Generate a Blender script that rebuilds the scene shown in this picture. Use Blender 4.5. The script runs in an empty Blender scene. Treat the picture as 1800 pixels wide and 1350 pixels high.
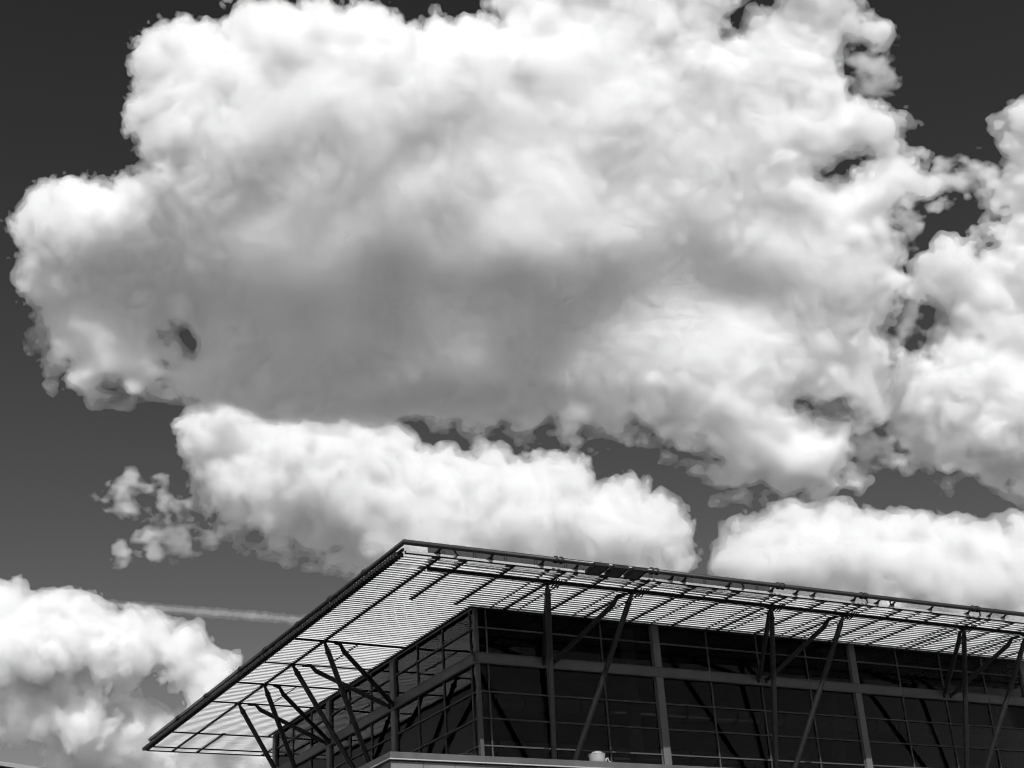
import bpy, bmesh, math, random
import numpy as np
import openvdb
from mathutils import Matrix, Vector

scene = bpy.context.scene
COL = scene.collection

# ------------------------------------------------------------------ camera
# axes of the building (X along the glass front, Y along its side, Z up) as seen by the lens
CAM_R = np.array([[0.88128345, -0.15456619, -0.44659689],
                  [-0.46888758, -0.40400628, -0.78544469],
                  [-0.05902476, 0.90160314, -0.42851821]])
EYE = np.array([0.0, 0.0, 1.6])
FPX = 2614.87                                   # focal length in photograph pixels (1800 wide)
cam_data = bpy.data.cameras.new('camera')
cam = bpy.data.objects.new('camera', cam_data)
COL.objects.link(cam)
cam.matrix_world = Matrix.Translation(Vector(EYE)) @ Matrix(CAM_R.tolist()).to_4x4()
cam_data.sensor_width = 36.0
cam_data.lens = FPX / 1800 * 36
cam_data.clip_end = 60000
scene.camera = cam

# ------------------------------------------------------------------ sky and sun (monochrome, as through a red filter)
SUN_EL = math.radians(43)
SUN_AZ = (-0.36, -0.933)                        # towards the sun, on the ground plan
SUN_DIR = Vector((SUN_AZ[0] * math.cos(SUN_EL), SUN_AZ[1] * math.cos(SUN_EL), math.sin(SUN_EL))).normalized()
world = bpy.data.worlds.new('World')
scene.world = world
world.use_nodes = True
wn = world.node_tree
bg = wn.nodes['Background']
sky_tex = wn.nodes.new('ShaderNodeTexSky')
sky_tex.sky_type = 'NISHITA'
sky_tex.sun_disc = False
sky_tex.sun_elevation = SUN_EL
sky_tex.sun_rotation = math.atan2(SUN_AZ[0], SUN_AZ[1])
sky_tex.air_density = 1.0
sky_tex.dust_density = 0.3
sep = wn.nodes.new('ShaderNodeSeparateColor')
wn.links.new(sky_tex.outputs[0], sep.inputs[0])
gam = wn.nodes.new('ShaderNodeMath'); gam.operation = 'POWER'; gam.inputs[1].default_value = 1.8
wn.links.new(sep.outputs[0], gam.inputs[0])
mul = wn.nodes.new('ShaderNodeMath'); mul.operation = 'MULTIPLY'; mul.inputs[1].default_value = 0.43
wn.links.new(gam.outputs[0], mul.inputs[0])
wn.links.new(mul.outputs[0], bg.inputs['Color'])
world.cycles.sampling_method = 'NONE'          # a soft, dim sky: the sun does the sampling
bg.inputs['Strength'].default_value = 0.08

sun_data = bpy.data.lights.new('sun', 'SUN')
sun_data.energy = 5.0
sun_data.angle = math.radians(0.53)
sun = bpy.data.objects.new('sun', sun_data)
COL.objects.link(sun)
sun.rotation_euler = SUN_DIR.to_track_quat('Z', 'Y').to_euler()

vs = scene.view_settings
vs.view_transform = 'Standard'; vs.look = 'None'; vs.gamma = 1.0; vs.use_curve_mapping = False
vs.exposure = -0.17
cy = scene.cycles
cy.max_bounces = 20; cy.volume_bounces = 14; cy.diffuse_bounces = 3; cy.glossy_bounces = 4
cy.transmission_bounces = 6; cy.transparent_max_bounces = 48
cy.use_denoising = True; cy.use_adaptive_sampling = True
cy.adaptive_threshold = 0.08; cy.adaptive_min_samples = 12
cy.filter_width = 1.15
cy.caustics_reflective = False; cy.caustics_refractive = False


def tag(o, label=None, cat=None, group=None, kind=None):
    if label: o['label'] = label
    if cat: o['category'] = cat
    if group: o['group'] = group
    if kind: o['kind'] = kind
    return o


def grey(name, v, rough=0.6, metal=0.0, spec=0.5):
    m = bpy.data.materials.new(name)
    m.use_nodes = True
    b = m.node_tree.nodes['Principled BSDF']
    b.inputs['Base Color'].default_value = (v, v, v, 1)
    b.inputs['Roughness'].default_value = rough
    b.inputs['Metallic'].default_value = metal
    b.inputs['Specular IOR Level'].default_value = spec
    return m


# ------------------------------------------------------------------ mesh helpers
def link(name, me, parent=None, loc=(0, 0, 0), scale=(1, 1, 1), rot=None):
    o = bpy.data.objects.new(name, me)
    COL.objects.link(o)
    o.location = loc; o.scale = scale
    if rot is not None: o.rotation_euler = rot
    o.parent = parent
    return o


def empty(name, loc=(0, 0, 0)):
    o = bpy.data.objects.new(name, None)
    COL.objects.link(o)
    o.location = loc
    return o


def mesh_from(name, verts, faces, mat, smooth=False):
    me = bpy.data.meshes.new(name)
    me.from_pydata(verts, [], faces)
    me.update()
    if mat: me.materials.append(mat)
    if smooth: me.polygons.foreach_set('use_smooth', [True] * len(me.polygons))
    return me


BOXF = [(0, 3, 2, 1), (4, 5, 6, 7), (0, 1, 5, 4), (1, 2, 6, 5), (2, 3, 7, 6), (3, 0, 4, 7)]
_cubes = {}


def cube(mat, bevel=0.0):
    k = (mat.name, bevel)
    if k not in _cubes:
        h = .5
        v = [(-h, -h, -h), (h, -h, -h), (h, h, -h), (-h, h, -h), (-h, -h, h), (h, -h, h), (h, h, h), (-h, h, h)]
        _cubes[k] = mesh_from('box_' + mat.name, v, BOXF, mat)
    return _cubes[k]


def box(name, x0, x1, y0, y1, z0, z1, mat, parent=None):
    """a plain piece from corner to corner, in the parent's own space"""
    return link(name, cube(mat), parent, ((x0 + x1) / 2, (y0 + y1) / 2, (z0 + z1) / 2), (x1 - x0, y1 - y0, z1 - z0))


def tube_data(pts, radii, seg=14, cap=True):
    pts = [Vector(p) for p in pts]
    V = []; Fc = []
    n = len(pts)
    for i, p in enumerate(pts):
        t = (pts[min(i + 1, n - 1)] - pts[max(i - 1, 0)]).normalized()
        a = t.cross(Vector((0, 0, 1)))
        if a.length < 1e-4: a = Vector((1, 0, 0))
        a.normalize(); b = t.cross(a).normalized()
        # keep the section round where the tube turns a corner
        k = 1.0
        if 0 < i < n - 1:
            c = (pts[i + 1] - pts[i]).normalized().dot((pts[i] - pts[i - 1]).normalized())
            k = 1 / max(.5, math.sqrt((1 + c) / 2))
        for j in range(seg):
            w = 2 * math.pi * j / seg
            V.append(tuple(p + a * math.cos(w) * radii[i] * k + b * math.sin(w) * radii[i]))
    for i in range(n - 1):
        for j in range(seg):
            q = (j + 1) % seg
            Fc.append((i * seg + j, i * seg + q, (i + 1) * seg + q, (i + 1) * seg + j))
    if cap:
        Fc.append(tuple(range(seg))[::-1]); Fc.append(tuple((n - 1) * seg + j for j in range(seg)))
    return V, Fc


def tube(name, pts, radii, mat, parent=None, seg=14):
    if not hasattr(radii, '__len__'): radii = [radii] * len(pts)
    V, Fc = tube_data(pts, radii, seg)
    return link(name, mesh_from(name, V, Fc, mat, True), parent)


# ------------------------------------------------------------------ materials
def weathered(name, v, rough=.6, metal=0.0, var=.25, scale=3.0, streak=False, spec=.5):
    """painted or raw surface with uneven tone and gloss"""
    m = grey(name, v, rough, metal, spec)
    n = m.node_tree; b = n.nodes['Principled BSDF']
    tc = n.nodes.new('ShaderNodeTexCoord'); mp = n.nodes.new('ShaderNodeMapping')
    geo = n.nodes.new('ShaderNodeNewGeometry')
    n.links.new(geo.outputs['Position'], mp.inputs['Vector'])
    mp.inputs['Scale'].default_value = (1, 1, .15) if streak else (1, 1, 1)
    nz = n.nodes.new('ShaderNodeTexNoise'); nz.inputs['Scale'].default_value = scale; nz.inputs['Detail'].default_value = 5
    n.links.new(mp.outputs[0], nz.inputs['Vector'])
    info = n.nodes.new('ShaderNodeObjectInfo')
    add = n.nodes.new('ShaderNodeMath'); add.operation = 'MULTIPLY_ADD'
    n.links.new(info.outputs['Random'], add.inputs[0]); add.inputs[1].default_value = .35
    n.links.new(nz.outputs[0], add.inputs[2])
    mr = n.nodes.new('ShaderNodeMapRange')
    mr.inputs['From Min'].default_value = .35; mr.inputs['From Max'].default_value = 1.0
    mr.inputs['To Min'].default_value = v * (1 - var); mr.inputs['To Max'].default_value = v * (1 + var)
    n.links.new(add.outputs[0], mr.inputs['Value']); n.links.new(mr.outputs[0], b.inputs['Base Color'])
    return m


def glass_material(name, tint):
    m = bpy.data.materials.new(name); m.use_nodes = True
    n = m.node_tree; n.nodes.clear()
    out = n.nodes.new('ShaderNodeOutputMaterial'); mix = n.nodes.new('ShaderNodeMixShader')
    fr = n.nodes.new('ShaderNodeFresnel'); fr.inputs['IOR'].default_value = 1.33
    tr = n.nodes.new('ShaderNodeBsdfTransparent'); tr.inputs[0].default_value = (tint, tint, tint, 1)
    gl = n.nodes.new('ShaderNodeBsdfGlossy'); gl.inputs['Roughness'].default_value = 0.0
    gl.inputs[0].default_value = (.95, .95, .95, 1)
    # each pane sits a touch out of true, so the reflections break at the joints
    nz = n.nodes.new('ShaderNodeTexNoise'); nz.inputs['Scale'].default_value = .35; nz.inputs['Detail'].default_value = 1
    geo = n.nodes.new('ShaderNodeNewGeometry')
    n.links.new(geo.outputs['Position'], nz.inputs['Vector'])
    bp = n.nodes.new('ShaderNodeBump'); bp.inputs['Strength'].default_value = .12; bp.inputs['Distance'].default_value = .03
    n.links.new(nz.outputs[0], bp.inputs['Height'])
    info = n.nodes.new('ShaderNodeObjectInfo')
    wnz = n.nodes.new('ShaderNodeTexWhiteNoise'); wnz.noise_dimensions = '1D'
    n.links.new(info.outputs['Random'], wnz.inputs['W'])
    sub = n.nodes.new('ShaderNodeVectorMath'); sub.operation = 'SUBTRACT'; sub.inputs[1].default_value = (.5, .5, .5)
    n.links.new(wnz.outputs['Color'], sub.inputs[0])
    scl = n.nodes.new('ShaderNodeVectorMath'); scl.operation = 'SCALE'; scl.inputs['Scale'].default_value = .022
    n.links.new(sub.outputs[0], scl.inputs[0])
    addv = n.nodes.new('ShaderNodeVectorMath'); addv.operation = 'ADD'
    n.links.new(bp.outputs[0], addv.inputs[0]); n.links.new(scl.outputs[0], addv.inputs[1])
    nrm = n.nodes.new('ShaderNodeVectorMath'); nrm.operation = 'NORMALIZE'
    n.links.new(addv.outputs[0], nrm.inputs[0])
    n.links.new(nrm.outputs[0], gl.inputs['Normal'])
    n.links.new(fr.outputs[0], mix.inputs[0]); n.links.new(tr.outputs[0], mix.inputs[1]); n.links.new(gl.outputs[0], mix.inputs[2])
    n.links.new(mix.outputs[0], out.inputs['Surface'])
    return m


M_SLAT = weathered('slat_aluminium', .74, .45, 0, .14, 1.5)
M_FASCIA = weathered('fascia_paint', .42, .5, 0, .15, 1)
M_STEEL = weathered('dark_steel', .024, .45, 0, .3, 4, spec=.25)
M_BLACK = weathered('black_steel', .022, .6, 0, .3, 5, spec=.25)
M_PIPE = weathered('pipe_paint', .045, .3, 0, .2, 4, spec=.7)
M_FRAME = weathered('window_frame', .07, .45, 0, .2, 6, spec=.3)
M_BAND = weathered('spandrel_band', .09, .5, 0, .12, 2, streak=True)
M_COLUMN = weathered('column_panel', .12, .5, 0, .18, 2, streak=True)
M_CLAD = weathered('cladding_panel', .17, .55, 0, .22, 1.2, streak=True)
M_COPE = weathered('coping_metal', .095, .5, .1, .25, 2)
M_COPEW = weathered('coping_lip', .5, .35, .2, .08, 4)
M_UPST = weathered('upstand_panel', .055, .5, 0, .2, 2)
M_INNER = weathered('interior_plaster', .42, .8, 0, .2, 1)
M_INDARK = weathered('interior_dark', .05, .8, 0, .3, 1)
M_WHITE = weathered('white_plastic', .36, .45, 0, .1, 5)
M_GLASS = glass_material('tinted_glass', .38)
M_LENS = weathered('floodlight_glass', .13, .25, 0, .3, 3)
M_ROOF = weathered('roof_membrane', .10, .9, 0, .3, 2)

# ------------------------------------------------------------------ ground
def ground_sheet(name, r, z, v, var, scale, cx=0, cy=0):
    me = mesh_from(name, [(cx + r * math.cos(a), cy + r * math.sin(a), z) for a in [2 * math.pi * i / 64 for i in range(64)]],
                   [tuple(range(64))], weathered(name + '_surface', v, .9, 0, var, scale))
    o = link(name, me)
    return tag(o, None, None, None, 'structure')


ground_sheet('ground', 25000, 0.0, .22, .3, .002)
ground_sheet('pavement', 160, 0.004, .03, .3, .6, 20, 40)

# ------------------------------------------------------------------ the glass building (heights in metres above the pavement)
WX, WY = 29.0, 55.62            # the corner of the glass walls
EZ = 1.6                        # survey heights were taken from eye level
XE, YE = 66.5, 81.1             # far ends of the two walls
ZC = 19.09 + EZ                 # underside of the louvre blades
B = empty('glass_building', (WX, WY, 0))
tag(B, 'long glass-walled building with a wide louvred canopy on slanting steel struts', 'building')
OFF = Vector((-WX, -WY, 0))     # building parts are laid out in world metres and shifted into the thing's own space


def bbox(name, x0, x1, y0, y1, z0, z1, mat, parent=None):
    if parent is None: return box(name, x0 - WX, x1 - WX, y0 - WY, y1 - WY, z0, z1, mat, B)
    return box(name, x0 - WX, x1 - WX, y0 - WY, y1 - WY, z0, z1, mat, parent)


def btube(name, pts, r, mat, parent=None, seg=14):
    return tube(name, [(p[0] - WX, p[1] - WY, p[2]) for p in pts], r, mat, parent or B, seg)


# --- podium with clad parapet
PX, PY, PZ = 21.54, 48.16, 10.98 + EZ
_pv = [(a - WX, b - WY, c) for c in (0, PZ - .37) for a, b in ((PX + .12, PY + .12), (XE, PY + .12), (XE, YE + 8), (PX + .12, YE + 8))]
podium = link('podium', mesh_from('podium', _pv, BOXF, M_ROOF), B)
ppanel_w = 1.25
ztop, zrow = PZ - .30, 1.9
x = PX; i = 0
while x < XE:
    z = ztop; k = 0
    while z > .3:
        bbox('cladding_panel', x + .012, min(x + ppanel_w, XE) - .012, PY + .03, PY + .10, max(0, z - zrow) + .012, z - .012, M_CLAD, podium)
        z -= zrow; k += 1
        if k == 2: break
    x += ppanel_w; i += 1
bbox('cladding_panel', PX + .01, XE, PY + .03, PY + .10, 0, ztop - 2 * zrow - .012, M_CLAD, podium)
y = PY + .12
while y < YE + 8:
    for k in range(2):
        bbox('cladding_panel', PX + .03, PX + .10, y + .012, y + ppanel_w - .012, ztop - zrow * (k + 1) + .012, ztop - zrow * k - .012, M_CLAD, podium)
    y += ppanel_w
bbox('cladding_panel', PX + .03, PX + .10, PY + .12, YE + 8, 0, ztop - 2 * zrow - .012, M_CLAD, podium)
# coping: a fascia, a bright lip under it, joints
x = PX - .05
while x < XE:
    bbox('coping', x, min(x + 3.75, XE) - .006, PY - .03, PY + .45, PZ - .23, PZ, M_COPE, podium)
    x += 3.75
bbox('drip_lip', PX - .09, XE, PY - .085, PY + .03, PZ - .275, PZ - .235, M_COPEW, podium)
y = PY + .46
while y < YE + 8:
    bbox('coping', PX - .05, PX + .40, y, min(y + 3.75, YE + 8) - .006, PZ - .23, PZ, M_COPE, podium)
    y += 3.75
bbox('drip_lip', PX - .095, PX + .03, PY + .035, YE + 8, PZ - .275, PZ - .235, M_COPEW, podium)
bbox('parapet_upstand', PX + .13, XE, PY + .13, PY + .42, PZ - .36, PZ - .24, M_COPE, podium)

# --- curtain walls
FX = [29.53] + [32.45 + 2.917 * k for k in range(0, 12) if 32.45 + 2.917 * k < XE]       # mullions of the front
FWIDE = {3: 1, 7: 1, 11: 1}
LY = [56.15, 58.9, 61.6, 64.32, 67.07, 69.82, 72.57, 75.2, 77.97, 80.76]                  # mullions of the side
LWIDE = {3: 1, 6: 1, 9: 1}
ROWS = [EZ + z for z in (10.9, 11.98, 13.12, 14.27, 15.42, 16.64)]
TOPR = [EZ + z for z in (17.06, 18.22, 19.05)]


def pane_cols(edges):
    return list(zip(edges[:-1], edges[1:]))


fe = [WX] + FX + [XE]
for a, b in pane_cols(fe):
    for rows in (ROWS, TOPR):
        for z0, z1 in zip(rows[:-1], rows[1:]):
            bbox('window_pane', a + .03, b - .03, WY + .03, WY + .045, z0 + .025, z1 - .025, M_GLASS)
le = [WY] + LY + [YE]
for a, b in pane_cols(le):
    for rows in (ROWS, TOPR):
        for z0, z1 in zip(rows[:-1], rows[1:]):
            bbox('window_pane', WX + .03, WX + .045, a + .03, b - .03, z0 + .025, z1 - .025, M_GLASS)
for k, x in enumerate(FX):
    if (k in FWIDE):
        for z0, z1 in ((ROWS[0], ROWS[1] - .01), (ROWS[1], ROWS[3] - .01), (ROWS[3], ROWS[5]), (TOPR[0], TOPR[1] - .01), (TOPR[1], TOPR[2])):
            bbox('column_cladding', x - .18, x + .18, WY - .10, WY + .05, z0, z1, M_COLUMN)
        for s in (-1, 1):
            bbox('mullion', x + s * .235 - .028, x + s * .235 + .028, WY - .03, WY + .09, ROWS[0], TOPR[2], M_FRAME)
        bbox('interior_column', x - 1.05, x - .55, WY + .9, WY + 1.3, ROWS[0], TOPR[2], M_INNER)
    else:
        bbox('mullion', x - .03, x + .03, WY - .03, WY + .09, ROWS[0], TOPR[2], M_FRAME)
for k, y in enumerate(LY):
    if k in LWIDE:
        bbox('column_cladding', WX - .10, WX + .05, y - .22, y + .22, ROWS[0], TOPR[2], M_COLUMN)
        for s in (-1, 1):
            bbox('mullion', WX - .03, WX + .08, y + s * .275 - .03, y + s * .275 + .03, ROWS[0], TOPR[2], M_FRAME)
    else:
        bbox('mullion', WX - .025, WX + .08, y - .03, y + .03, ROWS[0], TOPR[2], M_FRAME)
bbox('corner_post', WX - .04, WX + .13, WY - .04, WY + .13, ROWS[0], TOPR[2], M_FRAME)
for z in ROWS[1:-1] + [TOPR[1]]:
    bbox('transom', WX + .14, XE, WY - .05, WY + .12, z - .028, z + .028, M_FRAME)
    bbox('transom', WX - .05, WX + .12, WY + .14, YE, z - .028, z + .028, M_FRAME)
# the pale band between the storeys, in lengths
xs = [WX + .0] + [FX[k] for k in range(len(FX)) if k % 1 == 0][1:] + [XE]
for a, b in zip(xs[:-1], xs[1:]):
    bbox('spandrel_panel', a + .01, b - .01, WY - .115, WY + .10, ROWS[5] + .03, TOPR[0] - .03, M_BAND)
for z in (ROWS[5], TOPR[0]):
    bbox('band_rail', WX - .13, XE, WY - .13, WY + .10, z - .028, z + .028, M_FRAME)
    bbox('band_rail', WX - .13, WX + .10, WY + .10, YE, z - .028, z + .028, M_FRAME)
ys = [WY + .105] + LY[1:] + [YE]
for a, b in zip(ys[:-1], ys[1:]):
    bbox('spandrel_panel', WX - .115, WX + .10, a + .01, b - .01, ROWS[5] + .03, TOPR[0] - .03, M_BAND)
# inside: floor, ceiling, core, trusses
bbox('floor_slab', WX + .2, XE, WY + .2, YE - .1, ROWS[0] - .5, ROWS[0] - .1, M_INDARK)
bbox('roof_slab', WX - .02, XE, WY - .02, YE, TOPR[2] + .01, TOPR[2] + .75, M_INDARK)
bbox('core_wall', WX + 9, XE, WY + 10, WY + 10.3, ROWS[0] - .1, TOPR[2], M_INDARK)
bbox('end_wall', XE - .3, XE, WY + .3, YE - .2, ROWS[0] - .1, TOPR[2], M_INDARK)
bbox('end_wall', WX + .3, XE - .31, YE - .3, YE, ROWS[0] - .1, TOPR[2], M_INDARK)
for z, r in ((15.75 + EZ, .36), (13.62 + EZ, .34)):  # ringed tubes added to stand in for soft bands reflected in the glass
    btube('reflection_tube', [(WX + 1.2, WY + 2.6, z), (XE - .5, WY + 2.6, z)], r, M_INNER, seg=20)
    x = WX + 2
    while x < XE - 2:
        btube('reflection_tube_ring', [(x, WY + 2.6, z), (x + .12, WY + 2.6, z)], r + .04, M_INDARK, seg=20)
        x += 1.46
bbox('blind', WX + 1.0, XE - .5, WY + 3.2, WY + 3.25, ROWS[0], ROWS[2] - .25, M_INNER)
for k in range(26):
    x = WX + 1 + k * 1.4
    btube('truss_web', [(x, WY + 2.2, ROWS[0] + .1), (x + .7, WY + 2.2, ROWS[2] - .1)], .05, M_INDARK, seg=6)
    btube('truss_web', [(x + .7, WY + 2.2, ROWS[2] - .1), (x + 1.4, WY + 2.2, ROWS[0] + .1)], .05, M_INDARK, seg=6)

# --- canopy: dark rafters and purlins carry white louvre blades
CX0, CY0, CY1 = 23.25, 50.10, 86.5
canopy = bbox('canopy', CX0 - .12, CX0 - .05, CY0 + .05, CY1, ZC + .145, ZC + .26, M_BLACK)      # its edge beam; blades and bars hang on it
cs = canopy.scale.copy(); cl = canopy.location.copy()
canopy.data = mesh_from('canopy_edge', [(v.co.x * cs.x, v.co.y * cs.y, v.co.z * cs.z) for v in cube(M_BLACK).vertices], BOXF, M_BLACK)
canopy.scale = (1, 1, 1)
CO = cl + Vector((WX, WY, 0))     # canopy origin in world metres


def cbox(name, x0, x1, y0, y1, z0, z1, mat):
    return box(name, x0 - CO.x, x1 - CO.x, y0 - CO.y, y1 - CO.y, z0 - CO.z, z1 - CO.z, mat, canopy)


WIDE_J = [24.72, 25.9, 28.05, 30.45, 32.5, 34.55, 36.95, 39.3, 41.85, 44.05, 46.2, 48.6, 51.0, 53.6, 55.75, 57.85, 60.25, 62.6, 64.9]
NARROW_J = [29.75, 31.1, 33.9, 35.2, 38.12, 41.2, 42.5, 45.5, 46.85, 49.8, 53.0, 54.2, 57.2, 58.5, 61.4]
HEADX = [30.33, 34.53, 41.97, 46.15, 53.65, 57.85]
HEADY = [62.2, 66.35, 70.3, 74.3]
PITCH = .268
GAPW, GAPN = .075, .035
PURL_Y = 51.48
slats = []                        # (x0, x1, y)
CROSS = [62.2, 66.35, 70.3, 74.3, 81.4, 85.3]
rows = []
y = 50.36
while y < CY1 - .05:
    rows.append(y); y += PITCH
for y in rows:
    if abs(y - PURL_Y) < PITCH * .5: continue
    if any(abs(y - c) < PITCH * .3 for c in CROSS[:0]): continue
    if y < WY - .12:
        js = [(j, GAPW) for j in WIDE_J if not (j > 60 and False)] + [(j, GAPN) for j in NARROW_J]
        xe = XE
    elif y < YE + .1:
        js = [(24.72, GAPW)]
        if y < 55.5: js += [(25.9, GAPW)]
        if 62.5 < y < 66.1 or 70.6 < y < 74.0: js += [(26.45, GAPN)]
        xe = WX - .22
    else:
        js = [(24.72, GAPW), (26.2, GAPW), (30.2, GAPW), (32.4, GAPN), (33.6, GAPW)]
        xe = 38.0
    js.sort()
    x0 = CX0
    for j, g in js:
        if j >= xe: break
        slats.append((x0, j - g, y)); x0 = j + g
    slats.append((x0, xe, y))
BLADE = ((0, 0), (.088, 0), (.198, .1115))      # section of a blade: nose, heel, raised back edge
eye = Vector(EYE)
slats.sort(key=lambda s: -(min(s[1], 57) - s[0]) / ((Vector(((s[0] + s[1]) / 2, s[2], ZC)) - eye).length ** 2))
def blade_verts(x0, x1, y, z):
    return [(x, y + a, z + b) for x in (x0, x1) for a, b in BLADE]


BLADEF = [(0, 1, 2), (3, 5, 4), (0, 3, 4, 1), (1, 4, 5, 2), (2, 5, 3, 0)]
_blades = {}


def blade(x0, x1, y, z):
    ln = round(x1 - x0, 3)
    if ln not in _blades: _blades[ln] = mesh_from('slat', blade_verts(0, ln, 0, 0), BLADEF, M_SLAT)
    return link('slat', _blades[ln], canopy, (x0 - CO.x, y - CO.y, z - CO.z))


rest_v = []; rest_f = []
rng = random.Random(4)
for k, (x0, x1, y) in enumerate(slats):
    dz = rng.uniform(-.004, .004)
    if k < 300:
        blade(x0, x1, y, ZC + dz)
    else:
        n0 = len(rest_v)
        rest_v += blade_verts(x0 - CO.x, x1 - CO.x, y - CO.y, ZC + dz - CO.z)
        rest_f += [tuple(i + n0 for i in f) for f in BLADEF]
o = link('slat_field', mesh_from('slat_field', rest_v, rest_f, M_SLAT), canopy)
tag(o, None, None, None, 'stuff')
# rafters at the joints, purlins under the heads
for j in WIDE_J:
    yend = WY - .1 if j > 26 else (55.5 if j > 25 else CY1 - .1)
    cbox('rafter', j - GAPW - .012, j + GAPW + .012, CY0 + .08, yend, ZC + .028, ZC + .20, M_BLACK)
for j in NARROW_J:
    cbox('rafter', j - GAPN + .009, j + GAPN - .009, CY0 + .08, WY - .1, ZC + .028, ZC + .16, M_BLACK)
for j, a, b in ((26.45, 62.4, 66.1), (26.45, 70.5, 74.1)):
    cbox('rafter', j - GAPN + .009, j + GAPN - .009, a, b, ZC + .028, ZC + .16, M_BLACK)
for j in (26.2, 30.2, 33.6):
    cbox('rafter', j - GAPW - .012, j + GAPW + .012, 81.3, CY1 - .1, ZC + .028, ZC + .2, M_BLACK)
cbox('purlin', 24.85, XE, PURL_Y - .10, PURL_Y + .12, ZC - .03, ZC + .10, M_BLACK)
for c in CROSS:
    cbox('purlin', CX0, WX - .25 if c < YE else 38.0, c - .06, c + .06, ZC - .055, ZC - .003, M_BLACK)
cbox('purlin', WX - .24, WX - .12, WY - .1, YE + .3, ZC - .03, ZC + .2, M_BLACK)
cbox('purlin', WX - .2, XE, WY - .11, WY - .03, ZC - .03, ZC + .2, M_BLACK)
cbox('purlin', CX0 - .02, 38.0, CY1 + .01, CY1 + .08, ZC - .01, ZC + .14, M_STEEL)
# the front fascia in lengths, and a thin first blade under it
x = CX0 + .02
while x < XE:
    cbox('fascia_panel', x, min(x + 2.92, XE) - .012, CY0 + .0, CY0 + .03, ZC + .07, ZC + .165, M_FASCIA)
    x += 2.92
cbox('purlin', CX0, XE, CY0 + .05, CY0 + .13, ZC + .05, ZC + .16, M_BLACK)
# dark clips at the blades' outer ends
for y in rows:
    cbox('end_clip', CX0 - .34, CX0 + .015, y + .01, y + .13, ZC - .02, ZC + .14, M_BLACK)

# --- edge pipe round the canopy, with collars and brackets
PPY, PPX, PPZ, PR = 49.68, 22.99, ZC + .33, .105
pipe = btube('edge_pipe', [(XE, PPY, PPZ), (PPX, PPY, PPZ), (PPX, CY1 - 1.4, PPZ)], PR, M_PIPE, seg=20)
for x in (29.7, 29.95, 34.35, 34.6, 41.0, 41.25, 45.75, 46.0, 52.6, 52.85, 57.4, 57.65):
    c = btube('pipe_collar', [(x, PPY, PPZ), (x + .10, PPY, PPZ)], PR + .05, M_BLACK, pipe)
for y in (53.5, 57.2, 61.1, 65.4, 69.0, 74.5, 79.5):
    c = btube('pipe_collar', [(PPX, y, PPZ), (PPX, y + .16, PPZ)], PR + .035, M_BLACK, pipe)
brackets = [24.6 + 2.333 * k for k in range(18)] + [30.9, 35.6, 42.3, 47.0, 54.0, 58.8]
bprof = [(.06, .17), (.2, .10), (.4, .06), (.65, .06), (.85, .11), (1.0, .22)]       # flared at both ends
bverts = [(sx * hw, -.42 * t, .16 * t + .17 + dz) for dz in (.014, -.014) for t, hw in bprof for sx in (-1, 1)]
nbp = len(bprof)
bfaces = []
for i in range(nbp - 1):
    a0 = 2 * i; c0 = a0 + 2 * nbp
    bfaces += [(a0, a0 + 1, a0 + 3, a0 + 2), (c0 + 2, c0 + 3, c0 + 1, c0), (a0 + 2, c0 + 2, c0, a0), (a0 + 1, c0 + 1, c0 + 3, a0 + 3)]
M_br = mesh_from('bracket', bverts, bfaces, M_BLACK)
for x in brackets:
    if x < XE - .5:
        link('bracket', M_br, pipe, (x - WX, CY0 + .02 - WY, ZC))
y = 51.0
while y < CY1 - 2:
    link('bracket', M_br, pipe, (CX0 - .02 - WX, y - WY, ZC), (1, .5, 1), (0, 0, -math.pi / 2))
    y += 1.95
for x in brackets[::3]:
    btube('stay_rod', [(x + .5, PPY + .05, PPZ), (x + 1.0, CY0 + .1, ZC + .16)], .035, M_BLACK, pipe, 8)
# upstand behind the pipe over the first bays
x = 24.3
while x < 41:
    cbox('upstand_panel', x, x + 1.39, CY0 + .20, CY0 + .23, ZC + .18, ZC + .56, M_UPST)
    cbox('panel_clip', x + .60, x + .63, CY0 + .18, CY0 + .199, ZC + .18, ZC + .55, M_BLACK)
    cbox('panel_clip', x + .70, x + .73, CY0 + .18, CY0 + .199, ZC + .18, ZC + .55, M_BLACK)
    x += 1.4

# --- V struts and bracket arms
def strut(head, base, r=.12):
    h, b = Vector(head), Vector(base)
    d = (b - h)
    s = btube('strut', [h, h + d * .02, h + d * .05, b - d * .04, b], [r * .55, r * .6, r, r, r * .6], M_STEEL, seg=16)
    for t in (.055, .93):
        p = h + d * t
        btube('flange', [p, p + d.normalized() * .05], r + .035, M_BLACK, s, 12)
    return s


def arm(head, base, side):
    h, b = Vector(head), Vector(base)
    d = (b - h)
    k = h + d * .10; k.z = h.z - .02
    a = btube('arm', [h, k, h + d * .16 + Vector((0, 0, .05)), b - d * .06, b], [.06, .08, .11, .11, .06], M_STEEL, seg=14)
    btube('arm_pin', [b + Vector((0, 0, -.12)), b + Vector((0, 0, .14))], .07, M_BLACK, a, 10)
    return a


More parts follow.
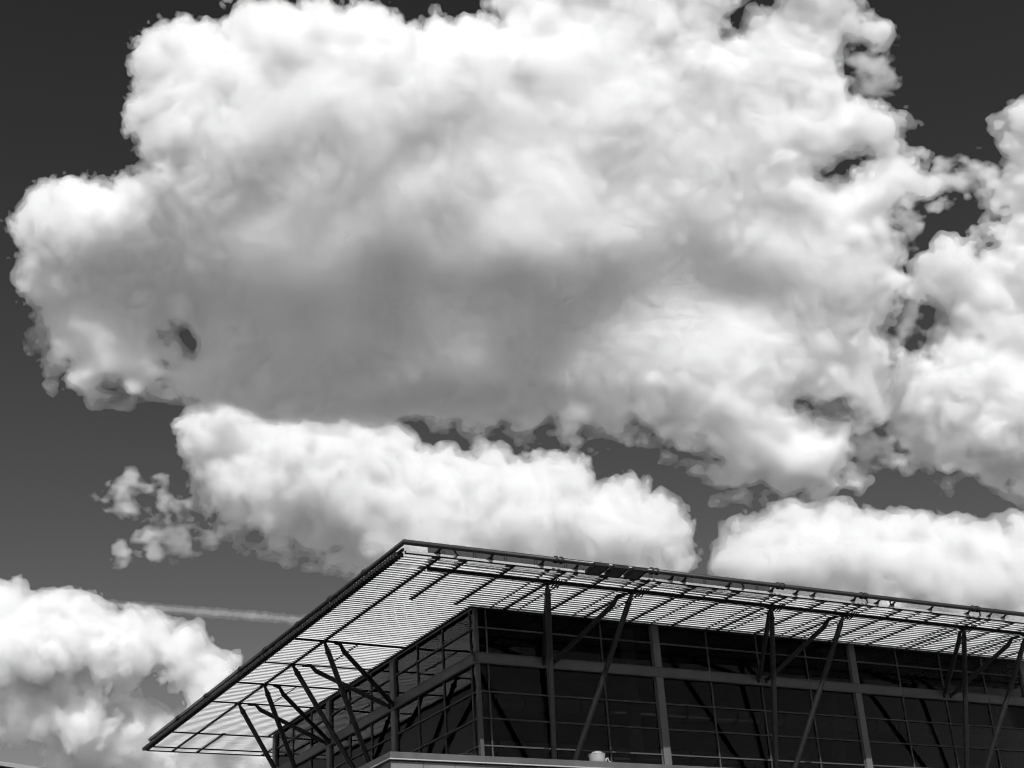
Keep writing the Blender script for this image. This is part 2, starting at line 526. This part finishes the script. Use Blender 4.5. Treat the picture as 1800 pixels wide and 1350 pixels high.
for c in (32.45, 44.1, 55.78):
    hx = [h for h in HEADX if abs(h - c) < 3]
    for h in hx:
        strut((h, 51.45, ZC - .03), (c + (.18 if h > c else -.18), WY - .25, 11.05 + EZ))
        s = 1 if h > c else -1
        arm((h - s * .18, 51.75, ZC - .05), (c + s * .22, WY - .16, 16.84 + EZ), s)
        bx = bbox('strut_head', h - .16, h + .16, 51.30, 51.62, ZC - .10, ZC - .051, M_BLACK)
        for q in range(3):
            btube('cross_tie', [(h + .25 + q * .13, 51.1, ZC + .02), (h + .45 + q * .15, 51.95, ZC - .06)], .03, M_BLACK, bx if False else B, 6)
for c, hs in ((64.32, (62.2, 66.35)), (72.45, (70.3, 74.3))):
    for h in hs:
        s = 1 if h > c else -1
        strut((24.62, h, ZC - .03), (WX - .25, c + s * .18, 11.05 + EZ))
        arm((25.15, h + .05, ZC - .05), (WX - .16, c + s * .22, 16.84 + EZ), s)
        bbox('strut_head', 24.46, 24.78, h - .16, h + .16, ZC - .10, ZC - .058, M_BLACK)

# ------------------------------------------------------------------ floodlights on the edge pipe
def floodlight(x, label):
    t = empty('floodlight', (x, PPY + .02, PPZ - .13))
    tag(t, label, 'floodlight', 'floodlights on the roof edge')
    def tb(name, x0, x1, y0, y1, z0, z1, mat):
        o = box(name, x0, x1, y0, y1, z0, z1, mat, t)
        o.matrix_basis = Matrix.Rotation(math.radians(-9), 4, 'X') @ o.matrix_basis
        return o
    # a flat box that looks straight down past the roof edge
    tb('housing', -.35, .35, -.42, .46, -.10, .02, M_BLACK)
    tb('lens', -.29, .29, -.36, .40, -.112, -.101, M_LENS)
    for a, b, c, d in ((-.35, .35, -.42, -.362), (-.35, .35, .402, .46), (-.35, -.292, -.361, .401), (.292, .35, -.361, .401)):
        tb('rim', a, b, c, d, -.13, -.1015, M_STEEL)
    tube('yoke', [(-.38, -.1, -.06), (-.38, .0, .14), (-.38, .28, .30)], .028, M_STEEL, t, 8)
    link('visor', mesh_from('visor', [(-.40, -.12, .03), (-.36, -.12, .03), (-.36, .36, .26), (-.40, .36, .26), (-.40, -.12, .12), (-.36, -.12, .12), (-.36, .36, .38), (-.40, .36, .38)], BOXF, M_PIPE), t)
    tube('stay', [(-.36, .30, .30), (-.2, .34, .33), (.05, .34, .31)], .02, M_BLACK, t, 6)
    tube('cable', [(.1, .2, .03), (.2, .3, .12), (.3, .4, .05)], .02, M_BLACK, t, 6)
    return t


floodlight(31.72, 'dark square floodlight on the roof edge, leftmost of three')
floodlight(32.66, 'dark square floodlight on the roof edge, middle of three')
floodlight(33.60, 'dark square floodlight on the roof edge, rightmost of three')

# ------------------------------------------------------------------ small things on the parapet
def lathe(name, prof, mat, parent, loc=(0, 0, 0), seg=28):
    V = []; Fc = []
    for r, z in prof:
        for j in range(seg):
            a = 2 * math.pi * j / seg
            V.append((r * math.cos(a), r * math.sin(a), z))
    n = len(prof)
    for i in range(n - 1):
        for j in range(seg):
            q = (j + 1) % seg
            Fc.append((i * seg + j, i * seg + q, (i + 1) * seg + q, (i + 1) * seg + j))
    Fc.append(tuple(range(seg))[::-1]); Fc.append(tuple((n - 1) * seg + j for j in range(seg)))
    return link(name, mesh_from(name, V, Fc, mat), parent, loc)


vent = empty('roof_vent', (30.15, PY + .24, PZ))
tag(vent, 'small white bucket-shaped roof vent standing on the parapet', 'vent')
lathe('body', [(.27, 0), (.29, .06), (.315, .26), (.32, .30)], M_WHITE, vent)
lathe('lid', [(.33, .30), (.33, .325), (.20, .36), (.19, .40), (.10, .41)], M_WHITE, vent)
tube('pipe_elbow', [(.36, 0, .0), (.40, 0, .16), (.46, .0, .20), (.50, 0, .08), (.62, 0, .03)], .035, M_WHITE, vent, 8)
loop = empty('safety_anchor', (24.6, PY + .24, PZ))
tag(loop, 'low dark hoop-shaped roof anchor on the parapet near its corner', 'anchor')
tube('hoop', [(-.28, 0, -.01), (-.26, 0, .07), (-.1, 0, .11), (.2, 0, .12), (.27, 0, .08), (.28, 0, -.01)], .022, M_BLACK, loop, 8)
box('cap', -.06, .10, -.07, .07, 0, .035, M_WHITE, loop)

# ------------------------------------------------------------------ neighbouring flat roof that just shows at the lower left
def on_plane(u, v, z):
    d = CAM_R @ np.array([u - 900, -(v - 675), -FPX]); return EYE + d * ((z - EYE[2]) / d[2])


a3, b3 = Vector(on_plane(0, 1338, 7.0)), Vector(on_plane(75, 1349, 7.0))
ed = (b3 - a3); ed.z = 0; ed.normalize()
ang = math.atan2(ed.y, ed.x)
nb = empty('flat_roofed_annexe', (a3.x, a3.y, 0))
nb.rotation_euler = (0, 0, ang)
tag(nb, 'dark flat-roofed annexe with a thin white roof edge at the lower left', 'building')
box('wall', -14, 7.8, .12, 9, 0, 6.90, M_INDARK, nb)
box('roof_edge', -14.1, 7.9, 0.0, 9.1, 6.93, 7.0, M_COPEW, nb)
box('roof_shadow_gap', -14, 7.8, .08, 9, 6.90, 6.93, M_BLACK, nb)  # black strip stands in for the shaded gap under the roof edge


# ------------------------------------------------------------------ clouds: closed bodies of white droplets, lit by the sun
def _good(n):
    while True:
        m = n
        for p in (2, 3, 5):
            while m % p == 0: m //= p
        if m == 1: return n
        n += 1


def gnoise(shape, lam, step, rng, stretch=1.0):
    """isotropic band-limited noise of wavelength lam on a grid of the given step"""
    st = max(1.0, lam / step / 4.5)
    ms = [_good(max(8, int(math.ceil(n / st)) + 1)) for n in shape]
    X = np.fft.rfftn(rng.standard_normal(ms, dtype=np.float32))
    k = [np.fft.fftfreq(ms[0]), np.fft.fftfreq(ms[1]), np.fft.rfftfreq(ms[2])]
    kk = np.sqrt((stretch * k[0][:, None, None]) ** 2 + k[1][None, :, None] ** 2 + k[2][None, None, :] ** 2)
    k0 = st * step / lam
    X *= np.exp(-((kk - k0) / (k0 * .45)) ** 2)
    n = np.fft.irfftn(X, ms).astype(np.float32)
    n /= n.std()
    for ax in range(3):
        if st > 1.0:
            x = np.arange(shape[ax]) / st
            i = np.minimum(np.floor(x).astype(int), ms[ax] - 2)
            sh = [1, 1, 1]; sh[ax] = -1
            f = (x - i).astype(np.float32).reshape(sh)
            a = n.take(i, axis=ax); b = n.take(i + 1, axis=ax)
            b -= a; b *= f; a += b; n = a
        else:
            n = n.take(np.arange(shape[ax]), axis=ax)
    return n


def poly_dist(P, U, V):
    P = np.array(P, np.float32); Q = np.roll(P, -1, 0)
    d = np.full(U.shape, 1e9, np.float32); ins = np.zeros(U.shape, bool)
    for (a, b), (c, e) in zip(P, Q):
        ex, ey = c - a, e - b
        t = np.clip(((U - a) * ex + (V - b) * ey) / (ex * ex + ey * ey + 1e-9), 0, 1)
        d = np.minimum(d, (U - a - t * ex) ** 2 + (V - b - t * ey) ** 2)
        if b != e:
            ins ^= ((b > V) != (e > V)) & (U < (c - a) * (V - b) / (e - b) + a)
    d = np.sqrt(d)
    return np.where(ins, d, -d)


def gsum(U, V, bl):
    C = np.zeros_like(U)
    for (bu, bv, ru, rv, a) in bl:
        C += a * np.exp(-(((U - bu) / ru) ** 2 + ((V - bv) / rv) ** 2))
    return C


def cloud_mesh(outline, holes=(), step=4.0, T=60, L=90, thick=(), seed=1, bulges=(), low=((280, 22), (130, 9)),
               fine=((56, 9), (26, 6), (12, 2.5)), rough=(), r0=.38, nb=500, br=(12, 42), back=.6, grow=8, box=None, wild=14, ws=1.0, soft0=.1, soft=(), isos=(9.0, -5.0)):
    rng = np.random.default_rng(seed)
    P = np.array(outline); lo = P.min(0) - 40; hi = P.max(0) + 40
    if box is not None:
        lo = np.maximum(lo, box[0]); hi = np.minimum(hi, box[1])
    u = np.arange(lo[0], hi[0], step, dtype=np.float32); v = np.arange(lo[1], hi[1], step, dtype=np.float32)
    U, V = np.meshgrid(u, v, indexing='ij')
    S = poly_dist(outline, U, V) + grow
    for h in holes: S = np.minimum(S, -poly_dist(h, U, V) - 5)
    Tm = np.maximum(T + gsum(U, V, thick), 10)
    SO = np.clip(soft0 + gsum(U, V, soft), 0, 1)
    X = np.clip(S / (L * (1 + .4 * SO)), 0, 1)
    H = Tm * (np.sqrt(np.clip(1 - (1 - X) ** 2, 0, 1)) * (1 - SO) + X ** 1.15 * SO)
    C = gsum(U, V, bulges) * np.clip(S / 50, 0, 1)
    for lam, a in low: C += a * np.clip(S / 80, 0, 1) * gnoise((len(u), len(v), 8), lam, step, rng)[:, :, 4]
    A = np.clip(r0 + (1 - r0) * np.exp(-np.abs(S) / 55) + gsum(U, V, rough), .06, 3) * (1 - .45 * SO)
    CALM = np.clip(1 + 5 * np.minimum(gsum(U, V, rough), 0), 0, 1)
    top = C + H; bot = -H * back + C * .6
    w0 = bot.min() - 40
    w = np.arange(w0, top.max() + 50, step, dtype=np.float32)
    W = w[None, None, :]
    F = np.minimum(np.minimum(top[:, :, None] - W, W - bot[:, :, None]), S[:, :, None])

    def stamp(x, y, z, r):
        m = r * 1.6 + 12
        a0, a1 = np.searchsorted(u, (x - m, x + m)); b0, b1 = np.searchsorted(v, (y - m, y + m))
        c0, c1 = np.searchsorted(w, (z - m, z + m))
        if a1 <= a0 or b1 <= b0 or c1 <= c0: return
        d = np.sqrt((u[a0:a1, None, None] - x) ** 2 + (v[None, b0:b1, None] - y) ** 2 + (w[None, None, c0:c1] - z) ** 2)
        sub = F[a0:a1, b0:b1, c0:c1]
        np.maximum(sub, r - d, out=sub)
    ii, jj = np.where((S > 3) & (S < 110))
    wgt = CALM[ii, jj] * (1.001 - SO[ii, jj]) * np.exp(-S[ii, jj] / 45); wgt /= wgt.sum()
    for q in rng.choice(len(ii), nb, p=wgt):
        i, j = ii[q], jj[q]
        r = min(rng.uniform(*br), 6 + S[i, j] * .6)
        x, y = u[i], v[j]
        z = (top[i, j] if rng.random() < .7 else bot[i, j] + r) - r * .5
        stamp(x, y, z, r)
        for _ in range(4):
            n = rng.normal(size=3); n /= np.linalg.norm(n)
            stamp(x + n[0] * r * .8, y + n[1] * r * .8, z + n[2] * r * .8, r * rng.uniform(.3, .5))
    A3 = A[:, :, None] * np.clip((W - bot[:, :, None]) / 25, .12, 1)      # the far side needs no fine relief
    for lam, a in fine: F += (a * A3) * (1.35 * np.abs(gnoise(F.shape, lam, step, rng)) - 1.0)
    if wild:                                     # torn, ragged rims
        K = (wild * SO * np.exp(-np.clip(S, 0, None) / 90))[:, :, None]
        F += K * (gnoise(F.shape, 64 * ws, step, rng, 1.25) - .15)
        F += K * .5 * gnoise(F.shape, 28 * ws, step, rng, 1.3)
        F += K * .14 * gnoise(F.shape, 13 * ws, step, rng, 1.2)
    F[0] = F[-1] = -9; F[:, 0] = F[:, -1] = -9; F[:, :, 0] = F[:, :, -1] = -9
    np.clip(F, -5 * step, 5 * step, out=F)
    g = openvdb.FloatGrid(background=-5 * step)
    g.copyFromArray(np.ascontiguousarray(F))
    shells = []
    for iso in isos:
        pts, tris, quads = g.convertToPolygons(isovalue=iso, adaptivity=.025)
        shells.append((pts * step + np.array([lo[0], lo[1], w0]), tris.reshape(-1, 3), quads.reshape(-1, 4)))
    return shells


def cloud(label, dist, mfp, veil=3.2, cat='cloud', **kw):
    """dist: metres from the viewer; mfp: mean free path of light in the core, in the outline's own units.
    The core is wrapped in a thinner veil, so that the rims fray out."""
    shells = cloud_mesh(**kw)
    unit = dist / FPX                            # metres per outline unit at that distance
    rt, up, fw = CAM_R[:, 0], CAM_R[:, 1], -CAM_R[:, 2]
    org = None
    for k, (p, tri, q) in enumerate(shells):
        P = ((p[:, 0] - 900) * unit)[:, None] * rt + ((675 - p[:, 1]) * unit)[:, None] * up + ((dist - p[:, 2] * unit)[:, None]) * fw
        P += EYE
        if k == 0:
            if not len(P): continue
            org = P.mean(0)
        P = P - org
        name = cat.replace(' ', '_') if k == 0 else 'veil'
        me = bpy.data.meshes.new(name)
        me.vertices.add(len(P)); me.vertices.foreach_set('co', P.astype(np.float32).ravel())
        lp = np.concatenate([q.ravel(), tri.ravel()]).astype(np.int32)
        st = np.concatenate([np.arange(len(q)) * 4, q.size + np.arange(len(tri)) * 3]).astype(np.int32)
        me.loops.add(len(lp)); me.loops.foreach_set('vertex_index', lp)
        me.polygons.add(len(st)); me.polygons.foreach_set('loop_start', st)
        me.update(calc_edges=True)
        o = bpy.data.objects.new(name, me); COL.objects.link(o)
        m = bpy.data.materials.new('cloud_droplets'); m.use_nodes = True
        n = m.node_tree; n.nodes.clear()
        out = n.nodes.new('ShaderNodeOutputMaterial'); sc = n.nodes.new('ShaderNodeVolumeScatter')
        sc.inputs['Color'].default_value = (1, 1, 1, 1)
        sc.inputs['Density'].default_value = 1 / (mfp * unit * (1 if k == 0 else veil))
        sc.inputs['Anisotropy'].default_value = 0.0
        n.links.new(sc.outputs[0], out.inputs['Volume'])
        m.cycles.homogeneous_volume = True
        me.materials.append(m)
        if k == 0:
            o.location = org
            tag(o, label, cat, 'clouds in the sky' if cat == 'cloud' else None)
            core = o
        else:
            o.parent = core
    return core


BIG = [(35,380),(50,345),(75,325),(105,328),(125,313),(145,318),(160,330),(178,318),(195,332),(215,338),(222,320),(240,322),(262,305),(283,300),(280,288),(265,265),(252,240),(238,205),(240,190),(255,165),(247,130),(244,97),(262,68),(285,55),(300,60),(335,47),(375,52),(405,70),(415,58),(410,40),(440,15),(462,8),(480,22),(500,14),(540,25),(570,15),(600,32),(628,28),(634,8),(650,12),(670,25),(682,45),(700,55),(715,65),(720,55),(745,60),(760,42),(780,42),(795,55),(808,45),(815,28),(835,32),(850,48),(885,50),(880,42),(868,25),(855,10),(860,0),(870,-60),(1100,-120),(1400,-80),(1490,-30),(1510,5),(1530,30),(1555,45),(1560,65),(1545,80),(1520,75),(1490,68),(1480,80),(1470,110),(1475,140),(1485,160),(1500,175),(1540,190),(1555,205),(1585,205),(1600,220),(1595,235),(1580,245),(1590,262),(1610,280),(1640,295),(1660,320),(1640,345),(1610,360),(1580,375),(1560,385),(1565,400),(1580,430),(1585,450),(1575,470),(1585,500),(1575,545),(1555,580),(1570,610),(1590,640),(1562,665),(1560,700),(1540,740),(1500,760),(1500,790),(1480,830),(1520,845),(1500,865),(1440,885),(1400,870),(1370,880),(1330,860),(1270,875),(1240,832),(1200,794),(1150,776),(1130,746),(1110,770),(1090,782),(1040,770),(1000,764),(960,756),(930,764),(900,756),(870,748),(830,754),(790,744),(760,740),(720,740),(650,752),(560,746),(480,738),(420,724),(385,712),(360,714),(330,712),(310,700),(280,695),(240,690),(190,700),(160,705),(140,690),(120,665),(95,670),(85,650),(85,635),(65,610),(60,570),(50,540),(45,500),(30,480),(40,450),(25,430),(40,410)]
BIG_HOLES = [[(1440,310),(1465,295),(1500,280),(1525,275),(1500,292),(1485,305),(1460,318)],
             [(1395,705),(1420,705),(1470,715),(1450,728),(1410,724)],
             [(318,580),(325,582),(334,600),(332,614),(326,614),(321,600)],
             [(1275,50),(1290,20),(1310,0),(1360,-20),(1360,5),(1310,15),(1290,55),(1278,60)]]
MID = [(318,770),(320,740),(330,725),(350,722),(378,715),(380,700),(400,698),(425,712),(450,725),(480,740),(520,740),(570,730),(640,728),(700,745),(725,762),(735,775),(735,785),(765,788),(780,782),(798,780),(808,800),(830,805),(845,785),(880,782),(895,795),(900,812),(930,808),(950,800),(985,798),(1015,805),(1033,808),(1032,830),(1040,855),(1060,850),(1085,845),(1110,840),(1125,855),(1140,875),(1165,868),(1190,880),(1200,910),(1210,940),(1215,970),(1205,1000),(1180,1060),(1000,1130),(700,1130),(650,1050),(640,1010),(600,1000),(560,990),(520,985),(480,965),(440,945),(400,920),(370,900),(345,870),(345,850),(340,830),(325,800)]
RIGHT = [(1810,170),(1775,190),(1760,220),(1765,250),(1785,270),(1770,280),(1745,300),(1735,320),(1745,345),(1755,370),(1745,395),(1720,410),(1735,430),(1700,435),(1660,430),(1625,445),(1605,470),(1600,510),(1610,525),(1640,530),(1660,555),(1665,570),(1640,600),(1635,630),(1600,635),(1575,655),(1560,685),(1555,720),(1570,770),(1600,805),(1640,825),(1670,850),(1700,825),(1740,830),(1770,855),(1810,880),(1900,900),(1900,150)]
LOW_RIGHT = [(1255,970),(1270,950),(1310,920),(1350,905),(1400,890),(1450,890),(1500,890),(1550,905),(1600,905),(1640,905),(1690,915),(1740,925),(1760,930),(1790,910),(1900,900),(1900,1150),(1400,1120),(1280,1040),(1255,1000)]
LOW_LEFT = [(-80,1010),(0,1030),(40,1035),(50,1055),(75,1050),(110,1045),(160,1052),(180,1065),(200,1085),(215,1095),(230,1075),(260,1080),(290,1090),(305,1115),(320,1100),(345,1105),(360,1130),(365,1145),(385,1150),(405,1160),(420,1200),(520,1290),(520,1400),(90,1400),(70,1340),(95,1310),(60,1295),(-80,1300)]
LOW_LEFT_HOLES = [[(228,1218),(258,1186),(284,1174),(298,1204),(326,1220),(336,1238),(300,1248),(280,1230),(258,1224),(234,1228)]]

WISP_A = [(205,850),(222,832),(240,838),(243,855),(225,875),(238,895),(222,905),(205,895),(190,880)]
WISP_B = [(275,862),(288,852),(300,872),(318,884),(322,902),(305,898),(290,884)]
WISP_J = [(262,928),(300,926),(330,934),(372,944),(345,956),(318,972),(300,982),(272,976),(255,955)]
WISP_C = [(210,968),(222,958),(232,970),(224,985)]

WISP_D = [(1488,100),(1510,88),(1545,82),(1572,105),(1560,125),(1572,150),(1540,172),(1505,185),(1490,172),(1515,150),(1500,125)]
WISP_E = [(1630,300),(1650,288),(1690,292),(1712,280),(1745,296),(1742,330),(1720,345),(1705,330),(1680,342),(1650,330)]
WISP_F = [(1562,388),(1590,372),(1625,352),(1652,345),(1640,370),(1610,385),(1600,410),(1590,435),(1575,420)]
WISP_G = [(1575,555),(1600,535),(1612,560),(1600,590),(1608,615),(1580,625),(1566,595)]
WISP_H = [(1500,770),(1530,755),(1560,775),(1590,800),(1560,820),(1530,812),(1512,840),(1490,820)]
BOX = ((-70, -120), (1870, 1400))
cloud('huge white cumulus cloud with a grey belly filling the upper sky', 2200, 16, outline=BIG, holes=BIG_HOLES, box=BOX, seed=5, step=3.9,
      T=42, thick=[(600,530,320,190,90),(900,620,200,120,30),(600,180,220,120,25),(200,600,170,130,-20),(1350,600,200,250,-8)], low=((280, 11), (130, 5)),
      bulges=[(620,260,430,240,200),(1330,800,300,300,75),(150,410,120,80,45),(200,700,160,140,75),(965,445,140,75,62),(1180,300,220,150,30),(560,100,90,45,35),(1480,330,150,120,35)],
      rough=[(640,560,340,190,-.33)], grow=5,
      soft=[(200,640,170,110,.8),(1250,830,330,110,.85),(1620,290,70,110,.6),(1500,560,80,150,.35),(1430,30,120,60,.4),(850,770,250,60,.8),(50,480,50,70,.5)])
cloud('bright billowing cloud directly above the canopy corner of the glass building', 2700, 15, outline=MID, grow=4, seed=3, step=3.3, T=55, L=100, low=((200, 8), (90, 4)),
      bulges=[(560,860,160,70,60),(880,960,260,120,80)], soft=[(450,960,170,80,.9),(620,1010,100,50,.9)])
cloud('bulging white cloud cut off by the right edge', 2350, 15, outline=RIGHT, box=BOX, seed=7, step=3.3, T=55, L=80, soft0=.35, low=((200, 8), (90, 4)),
      bulges=[(1740,740,150,130,70)], soft=[(1750,350,120,180,.45),(1680,840,120,60,.5),(1680,660,80,80,-.5)])
cloud('low white cloud behind the long roof edge at lower right', 3300, 16, outline=LOW_RIGHT, box=BOX, seed=9, step=3.6, T=55, L=100, soft0=.4, fine=((56, 7), (26, 4), (12, 2)),
      bulges=[(1500,1010,300,80,50)], low=((200, 9), (90, 5)))
cloud('low bank of cloud at lower left beside the canopy tip', 3500, 12, outline=LOW_LEFT, holes=LOW_LEFT_HOLES, box=BOX, seed=11, step=3.5, r0=.5, T=70, L=100,
      bulges=[(120,1120,160,50,60),(150,1250,200,50,50)], soft=[(100,1320,250,70,.7)], rough=[(150,1130,250,90,.25)], low=((150, 8), (70, 5)))
SCRAPS = ((WISP_A, 42, 'small torn wisp of cloud, uppermost left of the billowing cloud'),
          (WISP_B, 50, 'slanting little cloud scrap just left of the billowing cloud'),
          (WISP_J, 46, 'largest of the cloud scraps left of the billowing cloud'),
          (WISP_C, 42, 'tiny puff of cloud, lowest left scrap in the dark sky'),
          (WISP_D, 60, 'faint frayed wisp in the dark notch at upper right'),
          (WISP_E, 50, 'thin wisp bridging the huge cloud and the right-hand cloud'),
          (WISP_F, 55, 'thin curl of cloud under the huge cloud\'s right shoulder'),
          (WISP_G, 60, 'faint wisp across the dark gap beside the right-hand cloud'),
          (WISP_H, 50, 'torn scraps below the huge cloud at lower right'))
for _k, (_o, _m, _l) in enumerate(SCRAPS):
    cloud(_l, 2500 if _k < 4 else 2250, _m * 1.3, 1.3, outline=_o, seed=21 + _k, step=2.2, T=24, L=26, soft0=.75, wild=11, ws=.62, nb=3, br=(4, 9), low=(),
          fine=((30, 3), (14, 1.5)), grow=3, isos=(5.0, -1.0, -6.0))

cloud('thin faint condensation trail crossing the dark sky left of the canopy', 6000, 42, outline=[(160,1056),(260,1063),(350,1070),(440,1077),(545,1086),(600,1090),(600,1099),(545,1096),(440,1087),(350,1079),(260,1072),(160,1063)],
      seed=31, step=2.2, T=8, L=8, soft0=.2, wild=1.5, nb=200, br=(3, 6), low=(), fine=((18, 2.5), (8, 2)), grow=2.5, isos=(2.5, -2.5), cat='condensation trail')
